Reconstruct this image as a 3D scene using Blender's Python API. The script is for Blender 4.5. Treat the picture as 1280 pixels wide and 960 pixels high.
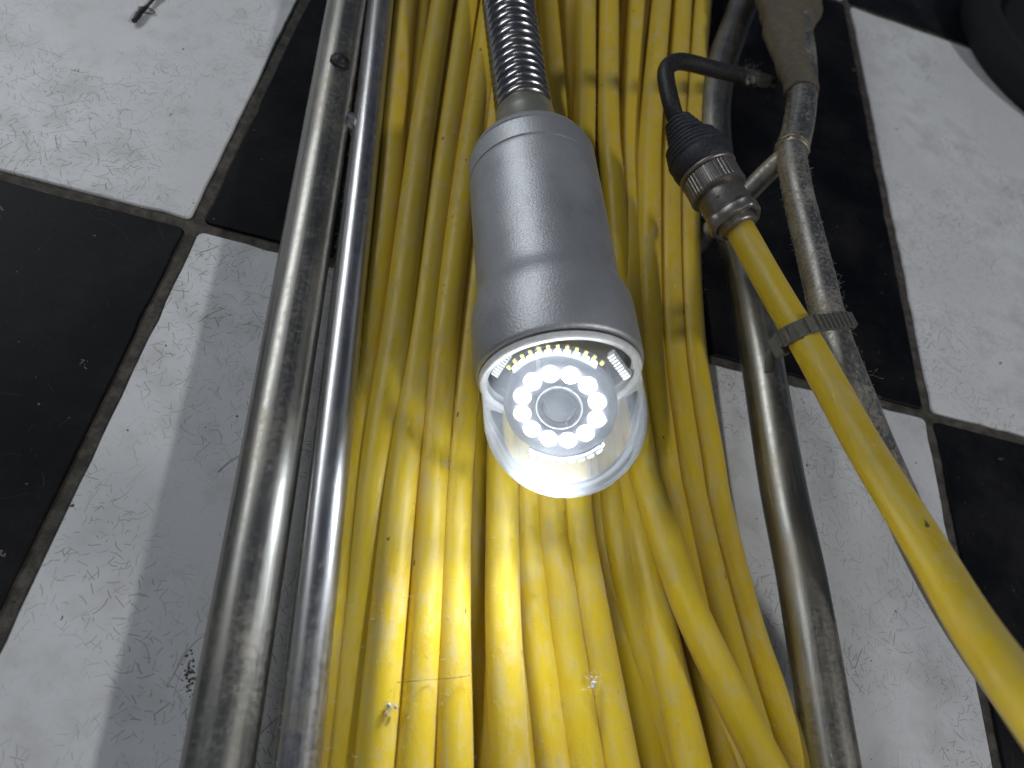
import bpy, bmesh, math, random
from mathutils import Vector, Matrix, noise
random.seed(7)
for o in list(bpy.data.objects): bpy.data.objects.remove(o)
sc = bpy.context.scene
COL = sc.collection
MM = 0.001

# ------------------------------------------------------------------ camera
CF = 887.2                                   # focal length in pixels of a 1280 wide picture
CP = Vector((83.617, -162.953, 215.324))     # camera position, millimetres above the tiles
CR = Vector((0.96070423, 0.12591391, 0.24737233))
CU = Vector((-0.23278942, 0.85088213, 0.4709657))
CW = Vector((0.15118356, 0.5100444, -0.84675749))
cam_d = bpy.data.cameras.new('camera'); cam = bpy.data.objects.new('camera', cam_d); COL.objects.link(cam)
cam.matrix_world = Matrix(((CR.x, CU.x, -CW.x, CP.x*MM), (CR.y, CU.y, -CW.y, CP.y*MM), (CR.z, CU.z, -CW.z, CP.z*MM), (0, 0, 0, 1)))
cam_d.sensor_width = 36.0; cam_d.lens = CF/1280*36.0
cam_d.clip_start = 0.005; cam_d.clip_end = 50
cam_d.dof.use_dof = True; cam_d.dof.focus_distance = 0.225; cam_d.dof.aperture_fstop = 12.0
sc.camera = cam

# ------------------------------------------------------------------ light
w = bpy.data.worlds.new('World'); sc.world = w; w.use_nodes = True
bg = w.node_tree.nodes['Background']; bg.inputs[0].default_value = (0.54, 0.65, 0.90, 1); bg.inputs[1].default_value = 0.065

def ceiling_or_fill_lamp(direction, dist, sx, sy, power, colour, spin=0.0):
    d = Vector(direction).normalized()
    ld = bpy.data.lights.new('ceiling_or_fill_lamp', 'AREA'); ld.shape = 'RECTANGLE'; ld.size = sx; ld.size_y = sy
    ld.energy = power; ld.color = colour
    o = bpy.data.objects.new('ceiling_or_fill_lamp', ld); COL.objects.link(o)
    o.location = Vector((0.13, 0.0, 0.02)) + d*dist
    o.rotation_euler = (d.to_track_quat('Z', 'Y').to_matrix() @ Matrix.Rotation(spin, 3, 'Z')).to_euler()
    return o
ceiling_or_fill_lamp((0.66, -0.34, 0.68), 2.0, 0.24, 0.08, 11.0, (1.0, 0.985, 0.96), 0.4)
ceiling_or_fill_lamp((-0.14, -0.60, 0.79), 2.2, 0.12, 0.5, 1.8, (1.0, 0.98, 0.95), 0.0)
ceiling_or_fill_lamp((-0.72, 0.42, 0.60), 1.3, 0.9, 0.12, 5.0, (0.93, 0.97, 1.0), 0.0)  # added fill light at the back left, no real fixture; brightens the left tiles

sc.view_settings.view_transform = 'Standard'; sc.view_settings.look = 'None'
sc.view_settings.exposure = 0.0; sc.view_settings.gamma = 1.0; sc.view_settings.use_curve_mapping = False
sc.cycles.max_bounces = 8; sc.cycles.transparent_max_bounces = 12

# ------------------------------------------------------------------ helpers
def at(px, py, z):
    """point at height z (mm) seen at photo pixel px,py"""
    d = CW*CF + CR*(px-640) + CU*(480-py)
    return CP + d*((z-CP.z)/d.z)

def tag(o, label=None, cat=None, group=None, kind=None):
    if label: o['label'] = label
    if cat: o['category'] = cat
    if group: o['group'] = group
    if kind: o['kind'] = kind
    return o
def thing(name, loc, label, cat, group=None):
    o = bpy.data.objects.new(name, None); COL.objects.link(o); o.empty_display_size = 0.01
    o.location = Vector(loc)*MM
    return tag(o, label, cat, group)
def origin_of(parent):
    while parent.parent is not None: parent = parent.parent
    return Vector(parent.location)
class MB:
    """collects verts (mm, world) and faces, with uv per corner in metres"""
    def __init__(s): s.v = []; s.f = []; s.uv = []; s.sm = []
    def grid(s, rings, uvs, close=True, smooth=True):
        n = len(rings[0]); b = len(s.v)
        for r in rings: s.v.extend(r)
        m = n if close else n-1
        for i in range(len(rings)-1):
            for j in range(m):
                k = (j+1) % n
                s.f.append((b+i*n+j, b+i*n+k, b+(i+1)*n+k, b+(i+1)*n+j))
                u0, u1 = uvs(i, j), uvs(i, j+1); u2, u3 = uvs(i+1, j+1), uvs(i+1, j)
                s.uv.append((u0, u1, u2, u3)); s.sm.append(smooth)
        return b
    def cap(s, idx, flip=False, smooth=False):
        idx = list(idx)
        if flip: idx.reverse()
        s.f.append(tuple(idx)); s.uv.append(tuple((0, 0) for _ in idx)); s.sm.append(smooth)
    def box(s, c, ax, ay, az):
        """centre and three half-axis vectors (mm)"""
        c = Vector(c); b = len(s.v)
        for k in range(8):
            s.v.append(c + ax*(1 if k & 1 else -1) + ay*(1 if k & 2 else -1) + az*(1 if k & 4 else -1))
        for q in ((0, 2, 3, 1), (4, 5, 7, 6), (0, 1, 5, 4), (2, 6, 7, 3), (0, 4, 6, 2), (1, 3, 7, 5)):
            s.f.append(tuple(b+i for i in q)); s.uv.append(((0, 0), (0, 1), (1, 1), (1, 0))); s.sm.append(False)
    def build(s, name, mat, parent=None, bevel=0.0):
        og = origin_of(parent) if parent else Vector((0, 0, 0))
        me = bpy.data.meshes.new(name)
        me.from_pydata([tuple(Vector(p)*MM - og) for p in s.v], [], s.f)
        uvl = me.uv_layers.new(name='UVMap')
        k = 0
        for q in s.uv:
            for c in q:
                uvl.data[k].uv = c; k += 1
        me.polygons.foreach_set('use_smooth', s.sm)
        me.materials.append(mat); me.update()
        bm = bmesh.new(); bm.from_mesh(me); bmesh.ops.recalc_face_normals(bm, faces=bm.faces)
        if bevel: bmesh.ops.bevel(bm, geom=list(bm.edges), offset=bevel*MM, segments=2, affect='EDGES', profile=0.6)
        bm.to_mesh(me); bm.free()
        o = bpy.data.objects.new(name, me); COL.objects.link(o)
        if parent: o.parent = parent
        return o

def smooth_path(P, step=3.0):
    """Catmull-Rom through P (Vectors, mm)"""
    P = [Vector(p) for p in P]
    Q = [P[0]*2-P[1]] + P + [P[-1]*2-P[-2]]
    out = []
    for i in range(1, len(Q)-2):
        n = max(2, int((Q[i+1]-Q[i]).length/step))
        for k in range(n):
            t = k/n
            a, b, c, d = Q[i-1], Q[i], Q[i+1], Q[i+2]
            out.append(0.5*((2*b) + (c-a)*t + (2*a-5*b+4*c-d)*t*t + (3*b-a-3*c+d)*t**3))
    out.append(Q[-2]); return out
def frames(path):
    T = []
    for i in range(len(path)):
        T.append((path[min(i+1, len(path)-1)]-path[max(i-1, 0)]).normalized())
    n = T[0].cross(Vector((0, 0, 1)))
    if n.length < 1e-3: n = T[0].cross(Vector((1, 0, 0)))
    n.normalize(); N = []
    for t in T:
        n = (n - t*n.dot(t)).normalized(); N.append(n)
    return T, N
def add_tube(mb, path, r, n=16, caps=True, wob=0.0, seed=0.0, flat=None):
    """r: number or function(fraction, index); flat: function(fraction)->scale of the vertical radius"""
    T, N = frames(path); rings = []; L = [0.0]
    for i in range(1, len(path)): L.append(L[-1] + (path[i]-path[i-1]).length)
    for i, p in enumerate(path):
        t = L[i]/max(L[-1], 1e-6)
        rr = r(t, i) if callable(r) else r
        fl = flat(t) if flat else 1.0
        B = T[i].cross(N[i]); ring = []
        for j in range(n):
            a = 2*math.pi*j/n
            q = rr
            if wob: q *= 1 + wob*noise.noise(Vector((math.cos(a)*1.5+seed, math.sin(a)*1.5, L[i]*0.05+seed*3)))
            ring.append(p + N[i]*(math.cos(a)*q) + B*(math.sin(a)*q*fl))
        rings.append(ring)
    R0 = r if not callable(r) else r(0.5, 0)
    b = mb.grid(rings, lambda i, j: (2*math.pi*j/n*R0*MM, L[i]*MM))
    if caps:
        mb.cap(range(b, b+n), True); e = b+(len(rings)-1)*n; mb.cap(range(e, e+n))
def basis(axis):
    a = Vector(axis).normalized(); x = a.cross(Vector((0, 0, 1)))
    if x.length < 1e-3: x = Vector((1, 0, 0))
    x.normalize(); return a, x, x.cross(a)
def add_lathe(mb, org, axis, prof, n=64, mod=None, smooth=True, cap0=False, cap1=False):
    """prof: list of (s, r) along the axis; None marks a hard edge"""
    if None in prof:
        seg = []
        for q in prof + [None]:
            if q is None:
                if len(seg) > 1: add_lathe(mb, org, axis, seg, n, mod, smooth)
                seg = seg[-1:]
            else: seg.append(q)
        return
    a, x, y = basis(axis); org = Vector(org); rings = []; L = [0]
    for i in range(1, len(prof)): L.append(L[-1]+math.hypot(prof[i][0]-prof[i-1][0], prof[i][1]-prof[i-1][1]))
    for (s, r) in prof:
        ring = []
        for j in range(n):
            th = 2*math.pi*j/n
            q = r*(mod(th, s) if mod else 1.0)
            ring.append(org + a*s + x*(math.cos(th)*q) + y*(math.sin(th)*q))
        rings.append(ring)
    b = mb.grid(rings, lambda i, j: (2*math.pi*j/n*20*MM, L[i]*MM), smooth=smooth)
    if cap0: mb.cap(range(b, b+n), True)
    if cap1: e = b+(len(prof)-1)*n; mb.cap(range(e, e+n))

# ------------------------------------------------------------------ materials
class NT:
    def __init__(s, name):
        s.m = bpy.data.materials.new(name); s.m.use_nodes = True
        s.t = s.m.node_tree; s.n = s.t.nodes; s.n.clear()
        s.out = s.n.new('ShaderNodeOutputMaterial')
    def new(s, kind, **kw):
        k = s.n.new(kind)
        for a, b in kw.items(): setattr(k, a, b)
        return k
    def set(s, sock, v):
        if isinstance(v, bpy.types.NodeSocket): s.t.links.new(v, sock)
        elif isinstance(v, (tuple, list)) and len(v) == 3 and sock.type == 'RGBA': sock.default_value = (*v, 1)
        else: sock.default_value = v
    def math(s, op, a, b=0.0, c=0.0, clamp=False):
        k = s.new('ShaderNodeMath', operation=op, use_clamp=clamp)
        s.set(k.inputs[0], a); s.set(k.inputs[1], b); s.set(k.inputs[2], c); return k.outputs[0]
    def vmath(s, op, a, b=(0, 0, 0)):
        k = s.new('ShaderNodeVectorMath', operation=op); s.set(k.inputs[0], a); s.set(k.inputs[1], b); return k.outputs[0]
    def scale(s, a, f):
        k = s.new('ShaderNodeVectorMath', operation='SCALE'); s.set(k.inputs[0], a); s.set(k.inputs[3], f); return k.outputs[0]
    def ramp(s, x, lo, hi, a=0.0, b=1.0):
        k = s.new('ShaderNodeMapRange'); k.interpolation_type = 'SMOOTHSTEP'
        for i, v in enumerate((x, lo, hi, a, b)): s.set(k.inputs[i], v)
        return k.outputs[0]
    def noise(s, vec, sc_, det=3.0, rough=0.55, dist=0.0, col=False):
        k = s.new('ShaderNodeTexNoise'); s.set(k.inputs['Vector'], vec); k.inputs['Scale'].default_value = sc_
        k.inputs['Detail'].default_value = det; k.inputs['Roughness'].default_value = rough; k.inputs['Distortion'].default_value = dist
        return k.outputs['Color'] if col else k.outputs['Fac']
    def mix(s, f, a, b, mode='MIX'):
        k = s.new('ShaderNodeMix', data_type='RGBA', blend_type=mode)
        s.set(k.inputs[0], f); s.set(k.inputs[6], a); s.set(k.inputs[7], b); return k.outputs[2]
    def bump(s, h, strength, dist):
        k = s.new('ShaderNodeBump'); k.inputs['Strength'].default_value = strength; k.inputs['Distance'].default_value = dist
        s.set(k.inputs['Height'], h); return k.outputs[0]
    def principled(s, **kw):
        k = s.new('ShaderNodeBsdfPrincipled')
        for a, b in kw.items(): s.set(k.inputs[a.replace('_', ' ')], b)
        s.t.links.new(k.outputs[0], s.out.inputs[0]); return k
    def pos(s): return s.new('ShaderNodeNewGeometry').outputs['Position']
    def uv(s): return s.new('ShaderNodeTexCoord').outputs['UV']
    def rnd(s): return s.new('ShaderNodeObjectInfo').outputs['Random']

def scratches(t, pos, cell, width, lmax, keep, seed, curve=0.6):
    """random short curved strokes, one per voronoi cell; sizes in metres"""
    p = t.vmath('ADD', pos, (seed*3.1, seed*1.7, 0))
    p = t.scale(p, 1.0/cell)
    if not hasattr(t, 'wv'): t.wv = t.noise(pos, 60.0, 1.0, col=True)
    wv = t.wv
    p = t.vmath('ADD', p, t.scale(wv, 0.35))
    v = t.new('ShaderNodeTexVoronoi', voronoi_dimensions='2D', feature='F1'); t.set(v.inputs['Vector'], p); v.inputs['Scale'].default_value = 1.0
    loc = t.vmath('SUBTRACT', p, v.outputs['Position'])
    sp = t.new('ShaderNodeSeparateColor'); t.set(sp.inputs[0], v.outputs['Color'])
    vr = t.new('ShaderNodeVectorRotate', rotation_type='Z_AXIS'); t.set(vr.inputs['Vector'], loc)
    t.set(vr.inputs['Angle'], t.math('MULTIPLY', sp.outputs[0], 6.283))
    xyz = t.new('ShaderNodeSeparateXYZ'); t.set(xyz.inputs[0], vr.outputs[0])
    x, y = xyz.outputs[0], xyz.outputs[1]
    k = t.math('MULTIPLY', t.math('SUBTRACT', sp.outputs[1], 0.5), curve*2)
    y2 = t.math('ADD', y, t.math('MULTIPLY', k, t.math('MULTIPLY', x, x)))
    wd = width*0.88/cell
    m = t.ramp(t.math('ABSOLUTE', y2), wd*0.4, wd, 1.0, 0.0)
    ln = t.math('MULTIPLY', sp.outputs[2], lmax)
    m2 = t.math('LESS_THAN', t.math('ABSOLUTE', x), ln)
    r2 = t.math('FRACT', t.math('MULTIPLY', sp.outputs[1], 7.31))
    m3 = t.math('LESS_THAN', r2, keep)
    st = t.math('ADD', 0.35, t.math('MULTIPLY', t.math('FRACT', t.math('MULTIPLY', sp.outputs[0], 5.7)), 0.65))
    return t.math('MULTIPLY', t.math('MULTIPLY', m, m2), t.math('MULTIPLY', m3, st))
def speckles(t, pos, cell, rad, keep, seed):
    p = t.scale(t.vmath('ADD', pos, (seed, seed*2.3, 0)), 1.0/cell)
    if not hasattr(t, 'wf'): t.wf = t.noise(pos, 900.0, 0.0, col=True)
    p = t.vmath('ADD', p, t.scale(t.wf, 0.10))
    v = t.new('ShaderNodeTexVoronoi', voronoi_dimensions='2D', feature='F1'); t.set(v.inputs['Vector'], p); v.inputs['Scale'].default_value = 1.0
    sp = t.new('ShaderNodeSeparateColor'); t.set(sp.inputs[0], v.outputs['Color'])
    rr = t.math('MULTIPLY', t.math('ADD', 0.3, sp.outputs[0]), rad/cell)
    m = t.math('LESS_THAN', v.outputs['Distance'], rr)
    return t.math('MULTIPLY', m, t.math('LESS_THAN', sp.outputs[1], keep))

def mat_white_tile():
    t = NT('white_vinyl_tile'); p = t.pos()
    cl = t.noise(p, 14.0, 4.0); cl2 = t.noise(p, 70.0, 4.0)
    base = t.mix(t.ramp(cl, 0.3, 0.7), (0.68, 0.69, 0.70), (0.77, 0.785, 0.81))
    base = t.mix(t.math('MULTIPLY', t.ramp(t.math('ADD', t.math('MULTIPLY', cl2, 0.6), t.math('MULTIPLY', cl, 0.4)), 0.46, 0.68), 0.45), base, (0.42, 0.415, 0.40))
    dens = t.ramp(t.noise(p, 17.0, 3.0, 0.6), 0.36, 0.62, 0.10, 1.0)
    s = scratches(t, p, 0.0046, 0.00021, 0.6, 0.85, 1.3)
    for a in ((0.0031, 0.00018, 0.65, 0.85, 2.9), (0.0075, 0.00022, 0.65, 0.70, 4.7), (0.019, 0.00025, 0.5, 0.45, 6.1), (0.0038, 0.00018, 0.65, 0.8, 8.3)):
        s = t.math('MAXIMUM', s, scratches(t, p, *a))
    s = t.math('MULTIPLY', s, dens)
    lng = scratches(t, p, 0.085, 0.00026, 0.33, 0.55, 9.4, 0.15)
    brk = t.ramp(t.noise(p, 260.0, 2.0), 0.42, 0.52)
    s = t.math('MAXIMUM', s, t.math('MULTIPLY', lng, brk))
    col = t.mix(t.math('MULTIPLY', s, 0.78), base, (0.12, 0.115, 0.105))
    d = t.math('MAXIMUM', speckles(t, p, 0.016, 0.00032, 0.35, 0.7), speckles(t, p, 0.045, 0.00055, 0.45, 1.9))
    col = t.mix(t.math('MULTIPLY', d, 0.9), col, (0.03, 0.028, 0.025))
    rg = t.math('ADD', 0.34, t.math('MULTIPLY', cl2, 0.18))
    h = t.math('SUBTRACT', t.math('MULTIPLY', t.noise(p, 45.0, 3.0), 0.3), s)
    t.principled(Base_Color=col, Roughness=rg, Normal=t.bump(h, 0.35, 0.0001), Specular_IOR_Level=0.4)
    return t.m
def mat_black_tile():
    t = NT('black_vinyl_tile'); p = t.pos()
    cl = t.noise(p, 26.0, 5.0, 0.65)
    base = t.mix(t.ramp(cl, 0.35, 0.75), (0.005, 0.0055, 0.008), (0.020, 0.020, 0.021))
    s = t.math('MAXIMUM', scratches(t, p, 0.007, 0.00016, 0.5, 0.35, 3.3), scratches(t, p, 0.02, 0.0002, 0.4, 0.3, 5.3))
    col = t.mix(t.math('MULTIPLY', s, 0.18), base, (0.16, 0.155, 0.14))
    fd = t.math('MULTIPLY', t.ramp(t.noise(p, 900.0, 2.0), 0.60, 0.78), t.ramp(cl, 0.3, 0.7))
    col = t.mix(t.math('MULTIPLY', fd, 0.10), col, (0.22, 0.21, 0.19))
    d = t.math('MAXIMUM', speckles(t, p, 0.011, 0.00022, 0.5, 2.7), speckles(t, p, 0.05, 0.0006, 0.35, 4.9))
    col = t.mix(t.math('MULTIPLY', d, 0.40), col, (0.36, 0.35, 0.32))
    rg = t.math('ADD', 0.36, t.math('MULTIPLY', cl, 0.25))
    t.principled(Base_Color=col, Roughness=rg, Normal=t.bump(t.noise(p, 300.0, 4.0), 0.25, 0.0001), Specular_IOR_Level=0.10)
    return t.m
def mat_grout():
    t = NT('dirty_grout'); p = t.pos()
    n = t.noise(p, 220.0, 5.0, 0.7); n2 = t.noise(p, 30.0, 3.0)
    c = t.mix(t.ramp(n, 0.35, 0.7), (0.035, 0.032, 0.027), (0.13, 0.12, 0.10))
    c = t.mix(t.math('MULTIPLY', n2, 0.5), c, (0.06, 0.055, 0.045))
    t.principled(Base_Color=c, Roughness=0.9, Normal=t.bump(n, 0.9, 0.0006)); return t.m
def mat_cable(name='yellow_cable', clean=0.0):
    t = NT(name); p = t.pos(); uv = t.uv(); r = t.rnd()
    sx = t.vmath('ADD', t.vmath('MULTIPLY', uv, (1.0, 0.45, 1.0)), t.scale(t.vmath('ADD', (1, 0.3, 0), (0, 0, 0)), t.math('MULTIPLY', r, 13.0)))
    n = t.noise(sx, 210.0, 6.0, 0.72); n2 = t.noise(sx, 45.0, 3.0); fine = t.noise(p, 2200.0, 3.0, 0.7)
    y = t.mix(r, (0.66, 0.465, 0.007), (0.58, 0.415, 0.008))
    y = t.mix(t.math('MULTIPLY', t.ramp(n2, 0.45, 0.7), 0.35), y, (0.46, 0.27, 0.012))
    du = t.math('MULTIPLY', t.ramp(t.math('ADD', n, t.math('MULTIPLY', t.math('SUBTRACT', fine, 0.5), 0.6)), 0.44, 0.66), t.ramp(n2, 0.25, 0.65))
    geo = t.new('ShaderNodeNewGeometry'); sp = t.new('ShaderNodeSeparateXYZ'); t.set(sp.inputs[0], geo.outputs['Normal'])
    up = t.ramp(sp.outputs[2], -0.1, 0.8, 0.25, 1.0)             # dust settles on upward faces
    du = t.math('MULTIPLY', t.math('ADD', t.math('MULTIPLY', du, 0.56), 0.04), up)
    du = t.math('MULTIPLY', du, 1.0-clean)
    c = t.mix(du, y, (0.52, 0.44, 0.235))
    dirt = t.math('MULTIPLY', t.ramp(t.noise(sx, 600.0, 3.0), 0.68, 0.80), 0.30)
    c = t.mix(dirt, c, (0.13, 0.09, 0.03))
    sm = t.math('MULTIPLY', speckles(t, t.vmath('MULTIPLY', sx, (1, 1.0, 1)), 0.014, 0.00035, 0.28, 3.0), 0.85)
    c = t.mix(sm, c, (0.02, 0.018, 0.015))
    h = t.math('ADD', t.math('MULTIPLY', n, 0.6), t.math('MULTIPLY', fine, 0.4))
    t.principled(Base_Color=c, Roughness=t.math('ADD', 0.36, t.math('MULTIPLY', du, 0.8)), Normal=t.bump(h, 0.45, 0.0003),
                 Specular_IOR_Level=0.45, Sheen_Weight=0.12, Sheen_Roughness=0.5)
    return t.m
def mat_steel(name, tint=(0.56, 0.55, 0.52), dust=0.25, rough=0.24):
    t = NT(name); uv = t.uv(); p = t.pos()
    st = t.noise(t.vmath('MULTIPLY', uv, (1.0, 0.02, 1.0)), 900.0, 4.0, 0.6)      # draw marks along the tube
    bl = t.noise(p, 55.0, 4.0, 0.6); fn = t.noise(p, 700.0, 3.0, 0.65)
    c = t.mix(t.ramp(st, 0.3, 0.7), tuple(x*0.72 for x in tint), tint)
    c = t.mix(t.math('MULTIPLY', t.ramp(bl, 0.45, 0.75), 0.5), c, (0.40, 0.34, 0.24))
    d = t.math('MULTIPLY', t.ramp(t.math('ADD', t.math('MULTIPLY', fn, 0.5), t.math('MULTIPLY', bl, 0.5)), 0.42, 0.66), dust)
    c = t.mix(d, c, (0.30, 0.275, 0.235))
    met = t.math('SUBTRACT', 1.0, d)
    rg = t.math('ADD', t.math('ADD', rough, t.math('MULTIPLY', st, 0.14)), t.math('MULTIPLY', d, 0.35))
    t.principled(Base_Color=c, Metallic=met, Roughness=rg, Normal=t.bump(t.math('ADD', t.math('MULTIPLY', st, 0.5), t.math('MULTIPLY', fn, 0.5)), 0.22, 0.0001))
    return t.m
def mat_alu():
    t = NT('sandblasted_aluminium'); p = t.pos()
    f = t.noise(p, 1700.0, 2.0); b = t.noise(p, 40.0, 3.0)
    c = t.mix(t.ramp(b, 0.35, 0.7), (0.50, 0.515, 0.54), (0.58, 0.595, 0.62))
    c = t.mix(t.math('MULTIPLY', t.ramp(f, 0.62, 0.75), 0.5), c, (0.85, 0.86, 0.88))
    sc1 = scratches(t, t.scale(t.uv(), 1.0), 0.018, 0.00012, 0.5, 0.35, 2.2, 0.3)
    c = t.mix(t.math('MULTIPLY', sc1, 0.45), c, (0.22, 0.22, 0.23))
    sm = t.noise(p, 130.0, 4.0, 0.6)
    c = t.mix(t.math('MULTIPLY', t.ramp(sm, 0.5, 0.75), 0.30), c, (0.33, 0.33, 0.32))
    t.principled(Base_Color=c, Metallic=0.72, Roughness=t.math('ADD', 0.44, t.math('MULTIPLY', b, 0.10)), Normal=t.bump(f, 0.55, 0.0002))
    return t.m
def mat_simple(name, col, rough=0.5, metal=0.0, nsc=400.0, var=0.35, bump=0.2, bd=0.0002, dust=0.0, dcol=(0.3, 0.28, 0.24)):
    t = NT(name); p = t.pos(); n = t.noise(p, nsc, 4.0, 0.65)
    c = t.mix(n, tuple(x*(1-var) for x in col), tuple(min(1, x*(1+var)) for x in col))
    if dust:
        d = t.math('MULTIPLY', t.ramp(t.noise(p, nsc*1.7, 3.0, 0.7), 0.45, 0.72), dust); c = t.mix(d, c, dcol)
    t.principled(Base_Color=c, Roughness=rough, Metallic=metal, Normal=t.bump(n, bump, bd)); return t.m
def mat_emit(name, col, strength):
    t = NT(name); e = t.new('ShaderNodeEmission'); t.set(e.inputs[0], col); e.inputs[1].default_value = strength
    t.t.links.new(e.outputs[0], t.out.inputs[0]); return t.m
def mat_dome():
    t = NT('clear_acrylic_dome')
    tr = t.new('ShaderNodeBsdfTransparent'); t.set(tr.inputs[0], (0.96, 0.98, 1.0))
    gl = t.new('ShaderNodeBsdfGlossy'); gl.inputs['Roughness'].default_value = 0.04
    tl = t.new('ShaderNodeBsdfTranslucent'); t.set(tl.inputs[0], (0.86, 0.92, 1.0))
    df = t.new('ShaderNodeBsdfDiffuse'); t.set(df.inputs[0], (0.86, 0.90, 0.95))
    ad = t.new('ShaderNodeMixShader'); ad.inputs[0].default_value = 0.5
    t.t.links.new(tl.outputs[0], ad.inputs[1]); t.t.links.new(df.outputs[0], ad.inputs[2])
    lw = t.new('ShaderNodeLayerWeight'); lw.inputs[0].default_value = 0.35
    edge = t.math('POWER', lw.outputs['Facing'], 5.0)
    sm = t.noise(t.pos(), 260.0, 4.0)
    haze = t.math('ADD', t.math('MULTIPLY', t.ramp(sm, 0.4, 0.8), 0.015), t.math('ADD', 0.042, t.math('MULTIPLY', edge, 0.30)))
    m1 = t.new('ShaderNodeMixShader'); t.set(m1.inputs[0], haze)
    t.t.links.new(tr.outputs[0], m1.inputs[1]); t.t.links.new(ad.outputs[0], m1.inputs[2])
    fr = t.new('ShaderNodeFresnel'); fr.inputs[0].default_value = 1.22
    m2 = t.new('ShaderNodeMixShader'); t.set(m2.inputs[0], fr.outputs[0])
    t.t.links.new(m1.outputs[0], m2.inputs[1]); t.t.links.new(gl.outputs[0], m2.inputs[2])
    t.t.links.new(m2.outputs[0], t.out.inputs[0]); return t.m

M = dict(dust=mat_simple('dark_dust', (0.20, 0.19, 0.17), 0.9, 0, 900, 0.3, 0.1), 
         dirt=mat_simple('olive_dirt', (0.14, 0.13, 0.10), 0.9), 
         capsule=mat_simple('dark_capsule', (0.07, 0.072, 0.08), 0.4, 0.2, 300, 0.15, 0.1),
         tyre=mat_simple('black_tyre_rubber', (0.004, 0.004, 0.005), 0.8, 0, 600, 0.4, 0.2, 0.0002),
         white=mat_white_tile(), black=mat_black_tile(), grout=mat_grout(), cable=mat_cable(), lead=mat_cable('yellow_lead_cable', 0.0),
         rail=mat_steel('stainless_rail', (0.41, 0.40, 0.365), 0.26, 0.29), rail2=mat_steel('bright_stainless_rail', (0.56, 0.56, 0.57), 0.16, 0.24),
         dusty=mat_steel('dusty_stainless', (0.42, 0.41, 0.38), 0.70, 0.34), spring=mat_steel('spring_steel', (0.46, 0.46, 0.47), 0.10, 0.16),
         alu=mat_alu(), collar=mat_simple('dull_collar_metal', (0.46, 0.45, 0.38), 0.36, 0.75, 500, 0.2, 0.2, 0.0001),
         wrap=mat_simple('dirty_tape', (0.115, 0.098, 0.070), 0.75, 0.0, 260, 0.35, 0.6, 0.0006, 0.35, (0.20, 0.18, 0.14)),
         rubber=mat_simple('black_rubber', (0.012, 0.012, 0.014), 0.55, 0.0, 600, 0.4, 0.2, 0.0002, 0.12),
         boot=mat_simple('blue_black_plastic', (0.018, 0.020, 0.032), 0.6, 0.0, 800, 0.4, 0.3, 0.0002, 0.40, (0.11, 0.11, 0.12)),
         gun=mat_simple('dusty_gunmetal', (0.27, 0.25, 0.235), 0.38, 0.8, 900, 0.4, 0.4, 0.0002, 0.55, (0.21, 0.19, 0.165)),
         strap=mat_simple('dusty_grey_strap', (0.12, 0.118, 0.10), 0.6, 0.1, 700, 0.4, 0.3, 0.0002, 0.5, (0.20, 0.19, 0.17)),
         lint=mat_simple('grey_lint', (0.48, 0.46, 0.42), 0.9, 0, 900, 0.3, 0.1), lintw=mat_simple('white_lint', (0.75, 0.74, 0.72), 0.9, 0, 900, 0.15, 0.1),
         hair=mat_simple('dark_hair', (0.03, 0.025, 0.02), 0.5), crumb=mat_simple('dark_crumb', (0.03, 0.027, 0.023), 0.8),
         pcb=mat_simple('pale_circuit_board', (0.36, 0.38, 0.42), 0.45, 0.0, 300, 0.2, 0.1), lens=mat_simple('lens_glass', (0.012, 0.012, 0.02), 0.08, 0, 100, 0.1, 0.0),
         inner=mat_simple('camera_capsule_grey', (0.24, 0.25, 0.30), 0.35, 0.5, 300, 0.15, 0.1), ring=mat_simple('white_gasket', (0.78, 0.79, 0.80), 0.4),
         brass=mat_simple('yellow_solder', (0.55, 0.45, 0.10), 0.4, 0.4), dome=mat_dome(),
         led=mat_emit('led_white', (0.88, 0.94, 1.0), 120.0), led2=mat_emit('led_strip_white', (0.86, 0.93, 1.0), 7.0), weld=mat_simple('weld_bead', (0.30, 0.25, 0.16), 0.4, 0.7, 900, 0.4, 0.6, 0.0005))

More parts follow.
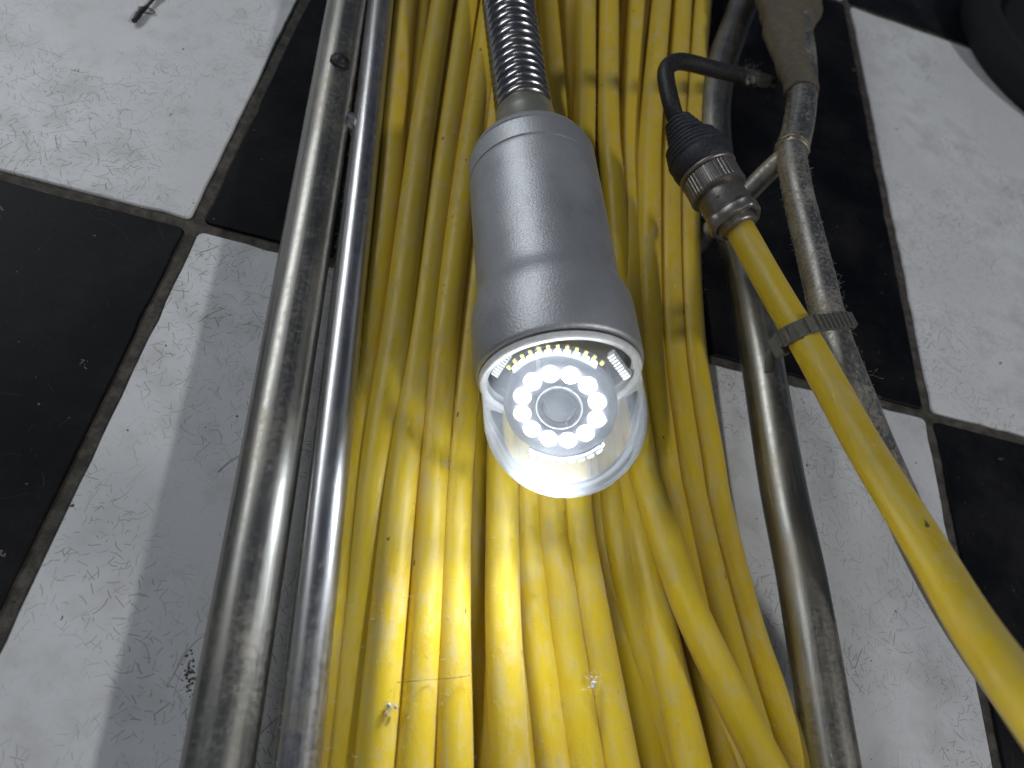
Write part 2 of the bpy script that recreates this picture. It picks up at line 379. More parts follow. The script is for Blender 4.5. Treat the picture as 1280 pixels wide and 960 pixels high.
# ------------------------------------------------------------------ floor
fl = MB()
G = 40; SZ = 1500.0
rings = [[Vector((-SZ+150+2*SZ*j/G, -SZ+150+2*SZ*i/G, -1.1)) for j in range(G+1)] for i in range(G+1)]
fl.grid(rings, lambda i, j: (j, i), close=False, smooth=False)
floor = fl.build('floor', M['grout']); tag(floor, 'dark grout bed of the checkered tile floor', kind='structure')
TS, GW = 300.0, 4.6
for i in range(-2, 3):
    for j in range(-2, 3):
        white = (i+j) % 2 == 0     # cell (0,0) spans x 0..300, y 0..300: black in the photo, so flipped below
        white = not white
        x0, y0 = i*TS+GW/2, j*TS+GW/2; x1, y1 = (i+1)*TS-GW/2, (j+1)*TS-GW/2
        rng = random.Random(i*31+j*7+5)
        # outline with softly rounded corners and slightly worn edges
        out = []
        rc = 2.2
        for (cx, cy, a0) in ((x1-rc, y0+rc, -90), (x1-rc, y1-rc, 0), (x0+rc, y1-rc, 90), (x0+rc, y0+rc, 180)):
            for k in range(4):
                a = math.radians(a0+30*k); out.append((cx+rc*math.cos(a), cy+rc*math.sin(a)))
            nx = {-90: (x1, y1), 0: (x0, y1), 90: (x0, y0), 180: (x1, y0)}[a0]
            last = out[-1]
            for k in range(1, 40):
                q = k/40.0
                if a0 == -90: pt = (x1, y0+rc+(y1-y0-2*rc)*q)
                elif a0 == 0: pt = (x1-rc-(x1-x0-2*rc)*q, y1)
                elif a0 == 90: pt = (x0, y1-rc-(y1-y0-2*rc)*q)
                else: pt = (x0+rc+(x1-x0-2*rc)*q, y0)
                e = max(0.0, noise.noise(Vector((pt[0]*0.09, pt[1]*0.09, i*3.3+j)))-0.12)*1.9
                ccx, ccy = (x0+x1)/2, (y0+y1)/2
                if a0 in (-90, 90): pt = (pt[0] + (e if pt[0] < ccx else -e), pt[1])
                else: pt = (pt[0], pt[1] + (e if pt[1] < ccy else -e))
                out.append(pt)
        mb = MB(); cx, cy = (x0+x1)/2, (y0+y1)/2
        def inset(d): return [Vector((p[0]+(d if p[0] < cx else -d)*min(1, abs(p[0]-cx)/140), p[1]+(d if p[1] < cy else -d)*min(1, abs(p[1]-cy)/140), 0)) for p in out]
        tilt = rng.uniform(-0.12, 0.12)
        lv = [(0.0, -3.0), (0.0, -0.55), (0.15, -0.2), (0.5, 0.0)]
        rr = []
        for d, z in lv: rr.append([Vector((p.x, p.y, z+(0 if z < -2 else tilt))) for p in inset(d)])
        b = mb.grid(rr, lambda a, c: (0, 0)); n = len(out)
        mb.cap(range(b+3*n, b+4*n), smooth=False)
        mb.build('tile', M['white' if white else 'black'], floor)

# ------------------------------------------------------------------ tube frame
RZ = 20.0; RR = 8.2
fr_ = thing('reel_frame', at(391, 320, 0), 'stainless steel tube frame cradling the coiled yellow cable', 'reel frame')
def ext(P, a=80.0, b=80.0):
    P = [Vector(p) for p in P]
    return [P[0]+(P[0]-P[1]).normalized()*a] + P + [P[-1]+(P[-1]-P[-2]).normalized()*b]
def pxpath(L): return [at(*q) for q in L]
def tube(name, pts, r, mat, parent, n=24, step=3.0, wob=0.0, flat=None, seed=0.0, caps=True):
    mb = MB(); add_tube(mb, smooth_path(pts, step), r, n, caps, wob, seed, flat); return mb.build(name, mat, parent)
outer = ext(pxpath([(435, 0, RZ), (272, 960, RZ)]), 160, 90)
tag(tube('rail', outer, RR, M['rail'], fr_, 32, 6, 0.004), 'thick outer rail at the left')
inner = ext(pxpath([(476, 0, RZ+1), (371, 960, RZ+1)]), 160, 90)
tag(tube('rail', inner, 5.5, M['rail2'], fr_, 28, 6, 0.004), 'thin bright inner rail beside the cables')
right = pxpath([(958, -70, RZ+8), (940, -22, RZ+2), (920, 30, RZ-2), (902, 80, RZ-2), (893, 130, RZ-2), (893, 180, RZ-2), (901, 235, RZ-1), (917, 290, RZ), (934, 350, RZ), (949, 430, RZ), (977, 600, RZ), (1005, 740, RZ), (1041, 960, RZ)])
right = [right[0]+(right[0]-right[1]).normalized()*70] + right + [right[-1]+(right[-1]-right[-2]).normalized()*90]
tag(tube('rail', right, 7.6, M['rail'], fr_, 32, 4, 0.004), 'right rail that bends towards the taped joint')
tube('cross_tube', [at(420, 146, RZ), at(431, 152, RZ), at(446, 159, RZ), at(458, 165, RZ)], 4.3, M['rail2'], fr_, 20, 2)
weldp = at(990, 188, 45)
up_t = pxpath([(990, 192, 45), (999, 150, 44.5), (1003, 110, 44), (1001, 60, 43), (990, 0, 42), (975, -60, 40), (962, -110, 36)])
tag(tube('side_tube', up_t, 6.3, M['dusty'], fr_, 28, 3, 0.006), 'short upper tube below the taped joint')
low_t = pxpath([(988, 184, 45), (994, 225, 46), (1005, 275, 47), (1020, 335, 49), (1041, 420, 51), (1072, 500, 49), (1101, 572, 48), (1149, 680, 50), (1208, 785, 50), (1285, 895, 50), (1365, 1000, 50)])
tag(tube('side_tube', low_t, 5.6, M['dusty'], fr_, 28, 3, 0.008), 'lint covered lower tube under the clamp')
tube('brace', [at(988, 190, 44.5), at(955, 220, 35), at(915, 262, 26), at(872, 305, 11), at(850, 327, 5)], 4.2, M['dusty'], fr_, 20, 3)
mb = MB()      # weld bead round the joint of the two side tubes and the brace
wa = (up_t[0]-up_t[1]).normalized(); _, wx, wy = basis(wa)
bead = [weldp - wa*1.0 + wx*(math.cos(a)*(6.1+0.3*noise.noise(Vector((a*2, 0, 0))))) + wy*(math.sin(a)*6.1) + wa*noise.noise(Vector((a*1.7, 3, 0))) for a in [2*math.pi*k/40 for k in range(41)]]
add_tube(mb, bead, lambda t, i: 0.75+0.35*noise.noise(Vector((i*0.9, 1, 2))), 8, False)
mb.build('weld_bead', M['weld'], fr_)
# taped joint
wp = smooth_path(pxpath([(975, -110, 35), (983, -50, 38), (986, 0, 40), (983, 30, 41), (986, 60, 42), (995, 88, 43), (1001, 106, 44), (1002, 119, 44)]), 2.0)
wr = [21, 20.5, 19, 18.6, 17.0, 11.2, 8.2, 7.0]
def wrad(t, i):
    x = t*(len(wr)-1); k = min(int(x), len(wr)-2); u = x-k; u = u*u*(3-2*u)
    base = wr[k]*(1-u)+wr[k+1]*u
    return base + 0.55*math.sin(i*0.9)*(1 if t < 0.72 else 0.3) + 0.5*noise.noise(Vector((i*0.35, 4, 0)))
mb = MB(); add_tube(mb, wp, wrad, 48, True, 0.10, 3.0, lambda t: 0.62+0.38*max(0, (t-0.55)/0.45))
tag(mb.build('tape_wrap', M['wrap'], fr_), 'dirty brown tape wrapped round the joint')
# bolt on the outer rail
bq = at(417, 97, RZ); td = (outer[1]-outer[2]).normalized()
ot = outer[1] + td*(bq-outer[1]).dot(td)                        # nearest point on the rail's axis
ba = CP-ot; ba -= td*ba.dot(td); ba.normalize(); ba = (ba + Vector((0.12, 0, 0))).normalized()
bc = ot + ba*(RR+0.9)
mb = MB(); add_lathe(mb, bc - ba*2.2, ba, [(0, 3.9), (1.6, 3.8), (2.4, 3.4), (2.8, 2.7), (2.9, 1.9), (3.6, 1.7), (3.8, 1.2), (3.85, 0.05)], 24, cap0=True)
mb.build('bolt', M['rubber'], fr_)

# ------------------------------------------------------------------ coiled cable
R_C = 4.9
coil = thing('cable_coil', at(650, 500, 0), 'dusty yellow push cable coiled in long parallel strands between the rails', 'cable')
STR = dict(
 S1=[(508,0,16),(493,150,16),(486,240,16),(464,420,16),(443,580,16),(424,750,16),(404,960,16)],
 S1b=[(527,0,11),(513,150,11),(500,260,11),(482,420,10),(460,600,9),(440,800,9),(425,960,9)],
 S2=[(553,0,20),(530,150,20),(518,240,20),(495,420,20),(470,580,19),(452,750,18),(431,960,18)],
 S3=[(585,0,18),(563,150,18),(550,240,18),(527,420,19),(504,580,21),(487,750,22),(468,960,23)],
 S4=[(614,0,20),(592,150,20),(579,240,20),(556,420,20),(541,580,20),(531,750,21),(517,960,23)],
 S5=[(634,0,17),(618,100,17),(606,250,17),(588,420,17),(572,580,18),(566,750,20),(567,960,23)],
 S5b=[(640,0,9),(625,200,9),(600,430,9),(594,580,9),(593,750,9),(602,960,9)],
 M1=[(655,0,15),(650,150,14),(636,300,14),(628,450,15),(628,580,19),(628,680,21),(629,780,23),(637,960,26)],
 M1b=[(650,420,10),(640,580,11),(642,750,13),(655,960,14)],
 M2=[(668,0,12),(672,150,12),(664,300,13),(656,450,14),(658,620,16),(667,750,17),(692,960,18)],
 M3=[(684,0,20),(695,150,19),(693,300,18),(687,450,18),(687,626,18),(701,750,19),(733,960,20)],
 M4=[(732,0,20),(730,150,20),(724,300,19),(718,450,18),(720,626,18),(738,750,19),(777,960,21)],
 M4b=[(702,0,10),(708,150,10),(725,400,9),(745,620,10),(771,750,11),(817,960,12)],
 Rab=[(714,0,13),(715,150,12),(730,400,9),(760,620,7),(800,800,7),(840,960,7)],
 M5=[(748,0,9),(752,150,9),(755,400,11),(765,600,14),(789,750,15),(850,960,14)],
 M6=[(761,0,20),(760,150,20),(767,240,19),(774,350,18),(780,480,17),(788,600,17),(818,750,20),(866,960,25)],
 M8=[(797,0,14),(786,150,15),(787,240,16),(788,420,20),(792,500,22.5),(803,580,25),(821,640,26.5),(858,750,29),(914,870,31),(960,960,32)],
 M9=[(827,0,20),(814,150,20),(811,240,20),(812,420,20),(830,580,19),(841,640,18),(870,780,17),(909,960,16)],
 M9a=[(853,0,18),(843,150,18),(836,240,18),(839,420,18),(859,580,18),(869,640,18),(903,780,18),(955,960,18)],
 M10=[(878,0,17),(865,150,17),(860,240,17),(865,420,17),(888,580,17),(898,640,17),(934,780,16),(965,870,16),(997,960,16)],
)
def to3(L): return ext([at(*q) for q in L], 110, 60)
for k, L in STR.items():
    tube('cable_strand', to3(L), R_C, M['cable'], coil, 20, 5, 0.012, None, hash(k) % 97 if False else sum(map(ord, k))*0.37)
# strands of the lower turns seen only through the gaps
for q in range(15):
    u = (q+0.5)/15
    pts = []
    for (y, xl, xr) in ((0, 500, 872), (240, 478, 852), (420, 462, 855), (580, 447, 872), (750, 430, 912), (960, 408, 975)):
        pts.append(at(xl+(xr-xl)*u, y, 4.6 + (q % 2)*0.4))
    tube('cable_strand', ext(pts, 110, 60), R_C, M['cable'], coil, 14, 7, 0.01, None, q*1.3)

# ------------------------------------------------------------------ inspection camera head
hr = Vector((107.9, 31.0, 47.0)); hf = Vector((125.8, -52.6, 49.0))
ha = (hf-hr).normalized()
head = thing('inspection_camera', hr, 'silver drain inspection camera head with clear lit dome lying on yellow cables', 'inspection camera')
mb = MB()
add_lathe(mb, hr, ha, [(-2.5, 8.0), (-2.3, 12.6), (-1.2, 15.4), (0.6, 17.9), (3.0, 19.9), (5.2, 20.9), (6.0, 21.1), None, (6.15, 20.5), None, (6.7, 20.5), None, (6.8, 21.3), (7.1, 21.55), (7.8, 21.6), (14.6, 21.6), None, (14.7, 21.15), None, (15.2, 21.15), None, (15.3, 21.5), (15.6, 21.6), (17, 21.6), (40, 21.7), (58, 21.7), (61, 21.8), (63.5, 22.3), (66, 23.2), (68.5, 23.9), (71, 24.2), (74, 24.25), (87.5, 24.25), (88.4, 24.0), (88.8, 23.4), (88.8, 22.8), (80, 22.6)], 96)
body = mb.build('body', M['alu'], head)
mb = MB(); add_lathe(mb, hr, ha, [(-19.0, 7.0), (-19.0, 9.8), (-18.2, 10.5), (-13, 10.9), (-8, 11.5), (-5.0, 12.4), (-3.2, 13.6), (-2.2, 13.8), (-1.0, 12.8)], 64)
mb.build('collar', M['collar'], head)
mb = MB(); add_lathe(mb, hr, ha, [(88.2, 20.5), (88.9, 22.3), (89.6, 23.2), (90.4, 23.3), (91.2, 22.9), (91.4, 22.0), (90.8, 20.8)], 96)
mb.build('gasket_ring', M['ring'], head)
# spring neck: a steel coil running back from the collar
sp_path = smooth_path([hr + ha*-19, hr + ha*-40 + Vector((-0.3, 0, 0)), at(642, 50, 47), at(635, 0, 48), at(628, -60, 49), at(622, -130, 47)], 0.6)
T, N = frames(sp_path); L = 0.0; pts = []; wr_ = 2.0; cr = 8.5; pitch = 4.0
cum = [0.0]
for i in range(1, len(sp_path)): cum.append(cum[-1]+(sp_path[i]-sp_path[i-1]).length)
total = cum[-1]; idx = 0; nst = int(total/pitch*22)
for s in range(nst):
    d = total*s/nst
    while idx < len(cum)-2 and cum[idx+1] < d: idx += 1
    u = (d-cum[idx])/max(1e-6, cum[idx+1]-cum[idx]); c = sp_path[idx].lerp(sp_path[idx+1], u)
    a = 2*math.pi*d/pitch; B = T[idx].cross(N[idx])
    pts.append(c + N[idx]*(math.cos(a)*cr) + B*(math.sin(a)*cr))
mb = MB(); add_tube(mb, pts, wr_, 10); spring = mb.build('spring_neck', M['spring'], head)
mb = MB(); add_tube(mb, sp_path, 6.4, 16); mb.build('cable_core', M['rubber'], spring)
# dome
DR = 22.6; s0 = 90.2; sc_ = 102.0
prof = [(s0, DR), (s0+4, DR), (s0+8, DR), (sc_, DR)] + [(sc_+DR*math.sin(math.radians(a)), DR*math.cos(math.radians(a))) for a in range(6, 90, 6)] + [(sc_+DR, 0.02)]
mb = MB(); add_lathe(mb, hr, ha, prof, 96); mb.build('dome', M['dome'], head)
# camera module behind the dome, turned up towards the viewer
mb = MB(); add_lathe(mb, hr, ha, [(79, 0.02), (79, 21.5), (84.6, 21.5)], 64); mb.build('bulkhead', M['inner'], head)
fc = at(699, 510, 55.0); fn = ((CP-fc).normalized()*0.68 + ha*0.62 + Vector((-0.20, 0, 0))).normalized()
fx = (CR - fn*CR.dot(fn)).normalized(); fy = fn.cross(fx)
if fy.dot(CU) < 0: fy = -fy
if fx.dot(CR) < 0: fx = -fx
mb = MB(); add_lathe(mb, fc, fn, [(-17, 6), (-15, 11), (-9, 14.6), (-2.5, 15.4), (-0.8, 15.2), (-0.3, 14.6), (-0.3, 6.4), (-0.9, 6.2), (-0.9, 0.02)], 64)
module = mb.build('camera_module', M['capsule'], head)
mb = MB(); add_lathe(mb, fc, fn, [(-0.28, 6.3), (0.5, 6.2), (0.7, 5.6), (0.2, 4.9), (-0.2, 4.6)], 48); mb.build('lens_ring', M['rubber'], module)
mb = MB(); add_lathe(mb, fc, fn, [(-0.3, 4.9), (0.1, 4.2), (0.5, 2.6), (0.65, 0.02)], 40); mb.build('lens', M['lens'], module)
for k in range(12):
    a = math.radians(15+30*k); c = fc + fx*(math.cos(a)*10.3) + fy*(math.sin(a)*10.0)
    mb = MB(); add_lathe(mb, c, fn, [(-0.25, 2.2), (0.05, 2.2), (0.3, 1.7), (0.4, 0.02)], 16); mb.build('led', M['led'], module)
def arc_strip(a0, a1, rad, rows, n, mat, tilt):
    """curved board with small chips along an arc of the module's edge"""
    mb = MB(); ring = []
    steps = 24
    for i in range(steps+1):
        a = math.radians(a0+(a1-a0)*i/steps); d = fx*math.cos(a)+fy*math.sin(a)
        ring.append([fc+d*(rad-0.2)+fn*-2.6, fc+d*(rad-0.2)+fn*0.9, fc+d*(rad+0.5)+fn*0.9, fc+d*(rad+0.5)+fn*-2.6])
    mb.grid(ring, lambda i, j: (0, 0), smooth=False); b = len(mb.v)
    mb.cap((0, 1, 2, 3)); mb.cap((b-4, b-3, b-2, b-1), True)
    st = mb.build('led_strip', M['pcb'], module)
    for r_ in range(rows):
        for i in range(n):
            a = math.radians(a0+(a1-a0)*(i+0.5+0.25*(r_ % 2))/n); d = fx*math.cos(a)+fy*math.sin(a); tg = fx*-math.sin(a)+fy*math.cos(a)
            c = fc + d*(rad+0.75) + fn*(0.2-1.8*r_)
            m2 = MB(); m2.box(c, tg*0.75, fn*0.6, d*0.32); m2.build('led_chip', mat if r_ >= 0 else M['brass'], module)
arc_strip(-120, -42, 15.6, 2, 8, M['led2'], 0)
arc_strip(54, 141, 15.6, 1, 10, M['led2'], 0)
sl = bpy.data.lights.new('led_beam', 'SPOT'); sl.energy = 0.40; sl.color = (0.92, 0.96, 1.0); sl.spot_size = math.radians(118); sl.spot_blend = 0.6; sl.shadow_soft_size = 0.004
so = bpy.data.objects.new('led_beam', sl); COL.objects.link(so); so.parent = head
sdir = (ha + Vector((-0.42, 0, 0.30))).normalized()
so.location = (fc - fy*13.0 - fx*1.0 + fn*2.0)*MM - Vector(head.location)
so.rotation_euler = (-sdir).to_track_quat('Z', 'Y').to_euler()
mb = MB()
for k in range(12):
    a = math.radians(52+8.2*k); d = fx*math.cos(a)+fy*math.sin(a); tg = fx*-math.sin(a)+fy*math.cos(a)
    mb.box(fc + d*17.3 + fn*-0.6, tg*0.45, d*0.6, fn*0.4)
mb.build('solder_row', M['brass'], module)
for sgn, ax0 in ((1, 38), (-1, 148)):
    for k in range(9):      # ridged cooling combs on both sides of the module
        a = math.radians(ax0 - sgn*0 + k*0.0); d = fx*math.cos(a)+fy*math.sin(a); tg = fx*-math.sin(a)+fy*math.cos(a)
        c = fc + d*(19.0) + tg*(-3.6+0.9*k)*1.0 + fn*-4.5
        m2 = MB(); m2.box(c, tg*0.25, d*1.0, fn*1.6); m2.build('cooling_fin', M['ring'], head)

# ------------------------------------------------------------------ yellow lead cable with plug, black cable with boot
pa = at(847, 152, 55); pe = at(925, 287, 53); ax = (pe-pa).normalized(); PL = (pe-pa).length
lead = thing('lead_cable', at(1020, 430, 0), 'single yellow cable rising from a metal plug towards the lower right corner', 'cable')
lp = [pe - ax*6, pe] + pxpath([(950, 332, 55), (982, 388, 58), (1014, 440, 62), (1082, 562, 69), (1156, 682, 79), (1217, 784, 92), (1288, 882, 109), (1350, 960, 123)])
lp.append(lp[-1]+(lp[-1]-lp[-2]).normalized()*50)
tube('cable_sheath', lp, R_C, M['lead'], lead, 28, 2.5, 0.012)
def knurl(n, d): return lambda th, s: 1.0 + d*(1 if math.sin(th*n) > 0 else 0)
fat = lambda P: [(a_, b_*1.10 if b_ > 4.6 else b_) for a_, b_ in P]
q0 = PL-25
mb = MB(); add_lathe(mb, pa, ax, fat([(q0-0.6, 5), (q0-0.6, 9.3), (q0+0.2, 9.6), (q0+0.9, 9.3), (q0+1.0, 8.8), (q0+1.0, 5)]), 64)
mb.build('flange', M['gun'], lead)
mb = MB(); add_lathe(mb, pa, ax, fat([(q0+1, 8.6), (q0+1.6, 8.9), (q0+7.8, 8.9), (q0+8.4, 9.1), (q0+9.2, 8.9), (q0+9.4, 8.1), (q0+9.4, 6)]), 192, knurl(44, 0.022), False)
mb.build('coupling_ring', M['gun'], lead)
mb = MB(); add_lathe(mb, pa, ax, fat([(q0+9, 7.5), (q0+10, 7.6), (q0+17.5, 7.6), (q0+18.2, 7.3), (q0+18.2, 6)]), 64)
barrel = mb.build('plug_barrel', M['gun'], lead)
_, bx_, by_ = basis(ax)
mb = MB()
for k in range(5):
    a = math.radians(20+72*k); d = bx_*math.cos(a)+by_*math.sin(a); tg = bx_*-math.sin(a)+by_*math.cos(a)
    mb.box(pa+ax*(q0+15.6)+d*7.8, ax*2.0, tg*0.45, d*0.35); mb.box(pa+ax*(q0+13.8)+d*7.8+tg*1.4, ax*0.4, tg*1.6, d*0.35)
mb.build('bayonet_slot', M['gun'], barrel)
lob = lambda th, s: 1.0 + 0.13*max(0.0, math.cos(th*4))**2
mb = MB(); add_lathe(mb, pa, ax, fat([(q0+18, 6.0), (q0+18.1, 8.0), (q0+19.2, 8.4), (q0+21.6, 8.4), (q0+22.6, 7.9), (q0+22.6, 6.6), (q0+20.6, 6.2), (q0+20.4, 4.4)]), 96, lob)
mb.build('gland_nut', M['gun'], lead)
mb = MB(); add_lathe(mb, pa, ax, fat([(q0+19, 6.3), (q0+24.0, 6.0), (q0+25.0, 5.4), (q0+25.0, 4.4)]), 48); mb.build('gland_insert', M['gun'], lead)

bl = thing('black_cable', at(836, 85, 0), 'thin black cable looping into a ribbed black plug boot', 'cable')
tube('cable_sheath', [pa + ax*4, pa - ax*1] + pxpath([(840, 134, 57), (834, 108, 59), (832, 92, 60), (836, 82, 60), (848, 77, 59), (866, 79.5, 57.5), (890, 86, 55), (915, 92, 51), (938, 97, 46), (962, 104, 36)]), 3.2, M['rubber'], bl, 20, 1.5)
prof = []
for k in range(5):
    s = 0.2+k*2.0; r0 = 4.2+k*0.55
    prof += [(s, r0), (s+0.25, r0+0.55), (s+1.25, r0+0.65), (s+1.5, r0+0.1)]
prof = [(-0.3, 2.8)] + prof
for k in range(4):
    s = 10.6+k*1.7; r0 = 8.3+0.4*k
    prof += [(s, r0), (s+0.3, r0+0.55), (s+1.2, r0+0.6), (s+1.45, r0+0.25)]
prof += [(18.0, 9.9), (20.5, 9.9), (q0-1.4, 9.4), (q0-0.7, 9.0), (q0-0.7, 6)]
mb = MB(); add_lathe(mb, pa, ax, fat(prof), 64); mb.build('boot', M['boot'], bl)

# ------------------------------------------------------------------ ribbed clamp strap
tp = smooth_path(low_t, 0.5); ki = min(range(len(tp)), key=lambda k: (tp[k]-at(1041, 412, 51)).length)
c2 = tp[ki]
c1 = min(smooth_path(lp, 0.5), key=lambda q: (q-at(1011, 412, 61.5)).length)
sd = (tp[ki+6]-tp[ki-6]).normalized(); e0 = (c2-c1).normalized(); sd = (sd-e0*sd.dot(e0)).normalized()
e1 = (c2-c1); e1 -= sd*e1.dot(sd); dist = e1.length; e1.normalize(); e2 = sd.cross(e1)
if e2.z < 0: e2 = -e2
clamp = thing('cable_clamp', (c1+c2)/2, 'dusty grey ribbed strap clamping the yellow cable to the side tube', 'clamp')
def stadium(off, n=64):
    P = []
    per = 2*dist + 2*math.pi*(R_C+1.2)
    for k in range(n):
        a = 2*math.pi*k/n
        if k <= n//2: b = math.pi*k/(n//2) - math.pi/2; P.append((c2+e1*(math.cos(b)*(6.0+off)) + e2*(math.sin(b)*(6.0+off))))
        else: b = math.pi*(k-n//2)/(n//2) + math.pi/2; P.append((c1+e1*(math.cos(b)*(5.75+off)) + e2*(math.sin(b)*(5.75+off))))
    return P
mb = MB(); A = stadium(0.15); B = stadium(1.15); hw = 2.7
rg = [[A[j]-sd*hw, B[j]-sd*hw, B[j]+sd*hw, A[j]+sd*hw] for j in range(64)] ; rg.append(rg[0])
mb.grid(rg, lambda i, j: (0, 0), smooth=False); mb.build('band', M['strap'], clamp)
Bs = stadium(1.2, 64)
# resample the outline evenly for the teeth
Lc = [0.0]
for j in range(64): Lc.append(Lc[-1]+(Bs[(j+1) % 64]-Bs[j]).length)
mt = None
nt = 27
for k in range(nt):
    d = Lc[-1]*k/nt; j = max(i for i in range(64) if Lc[i] <= d); u = (d-Lc[j])/max(1e-6, Lc[j+1]-Lc[j])
    p = Bs[j].lerp(Bs[(j+1) % 64], u); tg = (Bs[(j+1) % 64]-Bs[j]).normalized(); nn = tg.cross(sd)
    if nn.dot(p-(c1+c2)/2) < 0: nn = -nn
    m2 = MB(); m2.box(p+nn*0.25, tg*0.62, sd*(hw-0.35), nn*0.45); m2.build('tooth', M['strap'], clamp, 0.12)
mb = MB(); cb = c1 - e1*3.2 - e2*6.4 + sd*1.5
mb.box(cb, e1*2.4, e2*1.8, sd*3.2); bk = mb.build('buckle', M['strap'], clamp, 0.7)
mb = MB(); add_tube(mb, smooth_path([cb-e1*1.0-e2*2, cb-e1*1.5-e2*4+sd*3, cb-e1*1-e2*6+sd*6], 1.0), 1.6, 8, True, 0, 0, lambda t: 0.4); mb.build('strap_tail', M['strap'], clamp)

# ------------------------------------------------------------------ black rubber wheel at the corner
# circle through three points of its outer edge on the floor
w1, w2, w3 = at(1203, -4, 6), at(1222, 66, 6), at(1284, 132, 6)
ax_, ay_, bx2, by2, cx_, cy_ = w1.x, w1.y, w2.x, w2.y, w3.x, w3.y
dd = 2*(ax_*(by2-cy_)+bx2*(cy_-ay_)+cx_*(ay_-by2))
ux = ((ax_**2+ay_**2)*(by2-cy_)+(bx2**2+by2**2)*(cy_-ay_)+(cx_**2+cy_**2)*(ay_-by2))/dd
uy = ((ax_**2+ay_**2)*(cx_-bx2)+(bx2**2+by2**2)*(ax_-cx_)+(cx_**2+cy_**2)*(bx2-ax_))/dd
wc = Vector((ux, uy, 0)); wR = (Vector((w2.x, w2.y, 0))-wc).length
print('wheel', wc, wR)
wheel = thing('rubber_wheel', wc, 'black rubber wheel lying in the dark top right corner', 'wheel')
mb = MB(); prof = [(0.2+12*(1-math.cos(math.radians(a))), 0) for a in ()]
prof = [(0.3, wR-13)] + [(11+10.5*math.sin(math.radians(a)), wR-8+8*math.cos(math.radians(a))) for a in range(-80, 100, 10)] + [(20.5, wR-16), (17, wR-18), (15, wR-22)]
add_lathe(mb, wc, (0, 0, 1), prof, 96); mb.build('tyre', M['tyre'], wheel)
mb = MB(); add_lathe(mb, wc, (0, 0, 1), [(3, wR-14), (13, wR-20), (14, wR*0.35), (20, wR*0.25), (20, 0.02)], 64); mb.build('hub', M['tyre'], wheel)

# ------------------------------------------------------------------ small things
# black plastic scrap on the white tile
sp0, sp1 = at(167, 27, 1.6), at(194, -4, 1.6)
scrap = thing('plastic_scrap', at(180, 12, 0), 'small black twisted scrap lying on the upper left white tile', 'scrap')
mb = MB(); add_tube(mb, smooth_path([sp0, sp0.lerp(sp1, 0.35)+Vector((-0.2, 0.3, 0.3)), sp0.lerp(sp1, 0.6), sp1, sp1+(sp1-sp0)*0.4], 0.7), lambda t, i: 0.95+0.35*math.sin(t*9)+0.3*noise.noise(Vector((i*0.6, 0, 0))), 10, True, 0.2, 1.0, lambda t: 0.8)
mb.build('strip', M['rubber'], scrap)
lc = at(187, 13, 0.8)
mb = MB(); add_tube(mb, [lc+Vector((3.2*math.cos(a)-1.0, 1.2*math.sin(a)-0.4, 0.3*math.sin(a))) for a in [2*math.pi*k/20 for k in range(21)]], 0.28, 6); mb.build('loop', M['strap'], scrap)

def fibres(mb, p, n, spread, length, rad, rng, up=0.5):
    for _ in range(n):
        d = Vector((rng.gauss(0, 1), rng.gauss(0, 1), rng.gauss(0, 1)+up)).normalized(); l = length*rng.uniform(0.4, 1.2)
        q = p + Vector((rng.gauss(0, spread), rng.gauss(0, spread), abs(rng.gauss(0, spread*0.5))))
        b = Vector((rng.gauss(0, 1), rng.gauss(0, 1), rng.gauss(0, 1)))*l*0.8
        pts = smooth_path([q, q+d*l*0.4+b*0.35, q+d*l*0.45+b*0.9, q+d*l*0.1+b*0.7], l*0.25)
        add_tube(mb, pts, rad, 3, False)
def tuft(pt, label, n, spread, length, mat, rng):
    mb = MB(); fibres(mb, pt, n, spread, length, 0.028, rng, 0.1)
    for k in range(9):
        c = pt + Vector((rng.gauss(0, spread*0.6), rng.gauss(0, spread*0.9), abs(rng.gauss(0, 0.3)))); r = spread*rng.uniform(0.2, 0.5)
        rings = [[c + Vector((math.cos(a)*math.sin(t), math.sin(a)*math.sin(t), math.cos(t)))*r*(1+0.5*noise.noise(Vector((a, t, k)))) for a in [2*math.pi*i/8 for i in range(8)]] for t in [0.1, 0.8, 1.6, 2.4, 3.0]]
        mb.grid(rings, lambda i, j: (0, 0))
    return tag(mb.build('lint_tuft', mat), label, 'lint')
rng = random.Random(3)
tuft(at(742, 852, 26.0), 'small white lint tuft caught between two yellow strands near the bottom', 45, 1.1, 1.1, M['lintw'], rng)
tuft(at(486, 886, 28.0), 'grey lint tuft on the left yellow strands near the bottom edge', 45, 1.1, 1.1, M['lint'], rng)
tuft(at(936, 97, 50.0), 'grey dust tuft on the black cable below the taped joint', 240, 2.4, 1.9, M['dust'], rng)
tuft(at(558, 580, 26.0), 'tiny pale lint speck on a yellow strand left of the dome', 24, 0.4, 1.2, M['lintw'], rng)
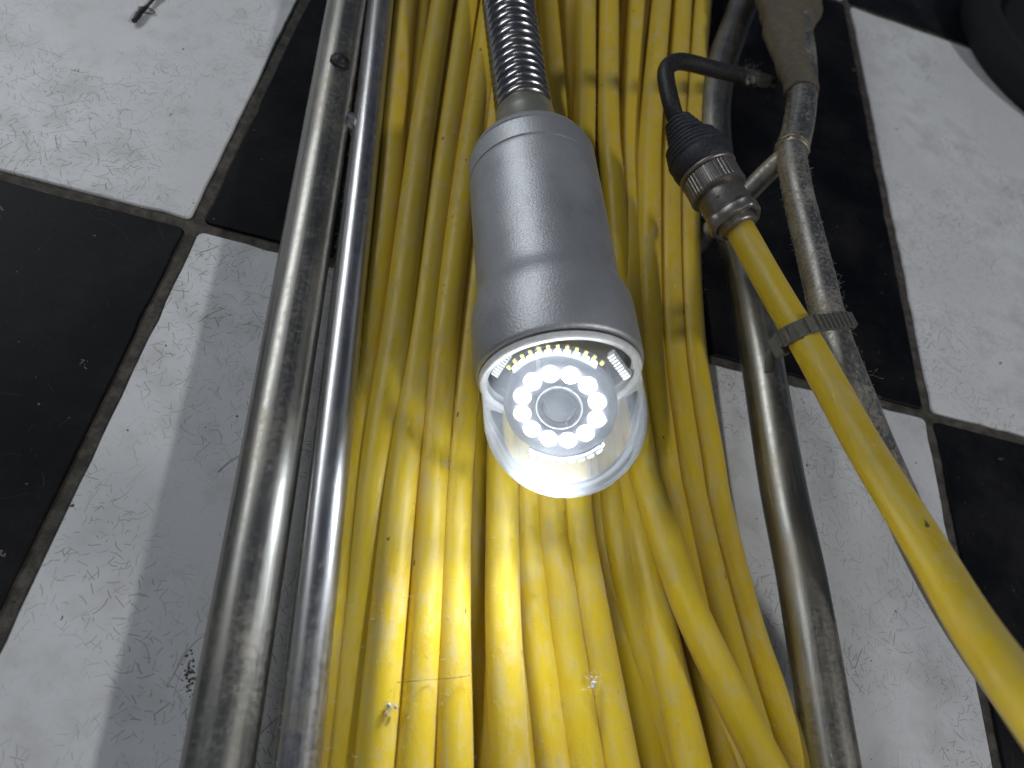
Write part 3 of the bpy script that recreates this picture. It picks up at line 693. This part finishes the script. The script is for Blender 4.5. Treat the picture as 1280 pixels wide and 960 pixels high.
# lint on the cables
def surf_points(P, r, n, rng, amin=20, amax=160):
    path = smooth_path(P, 2.0); T, N = frames(path); out = []
    for _ in range(n):
        i = rng.randrange(len(path)); a = math.radians(rng.uniform(amin, amax)); B = T[i].cross(N[i])
        if B.z < 0: B = -B
        out.append((path[i] + N[i]*(math.cos(a)*r) + B*(math.sin(a)*r), N[i]*math.cos(a)+B*math.sin(a)))
    return out
mb = MB()
for k in ('S2', 'S3', 'S4', 'S5', 'M1', 'M2', 'M3', 'M4', 'M6', 'M9', 'M9a', 'M10'):
    for p, nn in surf_points([at(*q) for q in STR[k]], R_C, 240, rng, 0, 180):
        l = rng.uniform(0.5, 1.9); d = (nn*0.6+Vector((rng.gauss(0, 1), rng.gauss(0, 1), rng.gauss(0, 1)))*0.6).normalized()
        add_tube(mb, [p, p+d*l*0.5+nn*0.15, p+d*l*0.9-nn*0.1+Vector((rng.gauss(0, .25), rng.gauss(0, .25), 0))], 0.045, 3, False)
tag(mb.build('cable_lint', M['lint'], coil), kind='stuff')
mb = MB()
for p, nn in surf_points(low_t[:8], 5.6, 1000, rng, -30, 100) + surf_points(low_t[:8], 5.6, 700, rng, -20, 30) + surf_points(low_t[:8], 5.6, 500, rng, 150, 190):
    l = rng.uniform(0.3, 1.3); d = (nn*0.3+Vector((rng.gauss(0, 1), rng.gauss(0, 1), rng.gauss(0, 1)))*0.7).normalized()
    add_tube(mb, [p-nn*0.1, p+d*l*0.5+nn*0.2, p+d*l+Vector((rng.gauss(0, .5), rng.gauss(0, .5), rng.gauss(0, .3)))], 0.05, 3, False)
for _ in range(26):
    kk = ki+rng.randint(-50, 60); q = tp[kk] + ((tp[kk+3]-tp[kk-3]).normalized().cross(Vector((0, 0, 1)))*-1).normalized()*5.4
    fibres(mb, q, 9, 0.9, 1.9, 0.022, rng)
for p, nn in surf_points(inner, 5.5, 900, rng, -60, 40):
    l = rng.uniform(0.3, 1.2); d = (nn*0.4+Vector((rng.gauss(0, 1), rng.gauss(0, 1), rng.gauss(0, 1)))*0.7).normalized()
    add_tube(mb, [p-nn*0.1, p+d*l*0.5+nn*0.2, p+d*l+Vector((rng.gauss(0, .4), rng.gauss(0, .4), rng.gauss(0, .2)))], 0.05, 3, False)
tag(mb.build('tube_lint', M['lint'], fr_), kind='stuff')
# loose hairs
def hair(pts, label, rad=0.07, mat='hair'):
    mb = MB(); add_tube(mb, smooth_path(pts, 1.0), rad, 5); tag(mb.build('hair', M[mat]), label, 'hair')
hair([at(497, 853, 27), at(520, 851, 28.5), at(545, 849, 27), at(570, 847, 28), at(588, 844, 27)], 'dark hair lying across the bright left strands')
hair([at(272, 590, 0.3), at(290, 574, 0.4), at(312, 566, 0.5), at(335, 564, 0.4)], 'curved dark hair on the white tile left of the frame')
# crumbs scattered over the tiles
mb = MB()
for _ in range(110):
    x, y = rng.uniform(-20, 1300), rng.uniform(0, 960); c = at(x, y, 0.15); r = abs(rng.gauss(0, 0.2))+0.13
    b = len(mb.v)
    for k in range(6):
        a = k*math.pi/3; mb.v.append(c+Vector((math.cos(a)*r*rng.uniform(.6, 1.3), math.sin(a)*r*rng.uniform(.6, 1.3), -0.1)))
    mb.v.append(c+Vector((0, 0, r*0.7)))
    for k in range(6): mb.cap((b+k, b+(k+1) % 6, b+6))
tag(mb.build('floor_crumbs', M['crumb']), 'tiny dark crumbs scattered over the tiles', 'crumbs', kind='stuff')
# dirt patch beside the left rail
mb = MB()
for k in range(70):
    c = at(238+rng.gauss(0, 4.5), 842+rng.gauss(0, 13), 0.2); r = rng.uniform(0.15, 0.5); b = len(mb.v)
    for q in range(6):
        a = q*math.pi/3; mb.v.append(c+Vector((math.cos(a)*r*rng.uniform(.6, 1.3), math.sin(a)*r*rng.uniform(.6, 1.3), -0.12)))
    mb.v.append(c+Vector((0, 0, r*0.5)))
    for q in range(6): mb.cap((b+q, b+(q+1) % 6, b+6))
tag(mb.build('dirt_clump', M['dirt']), 'brownish clump of dirt against the left rail near the bottom', 'dirt')
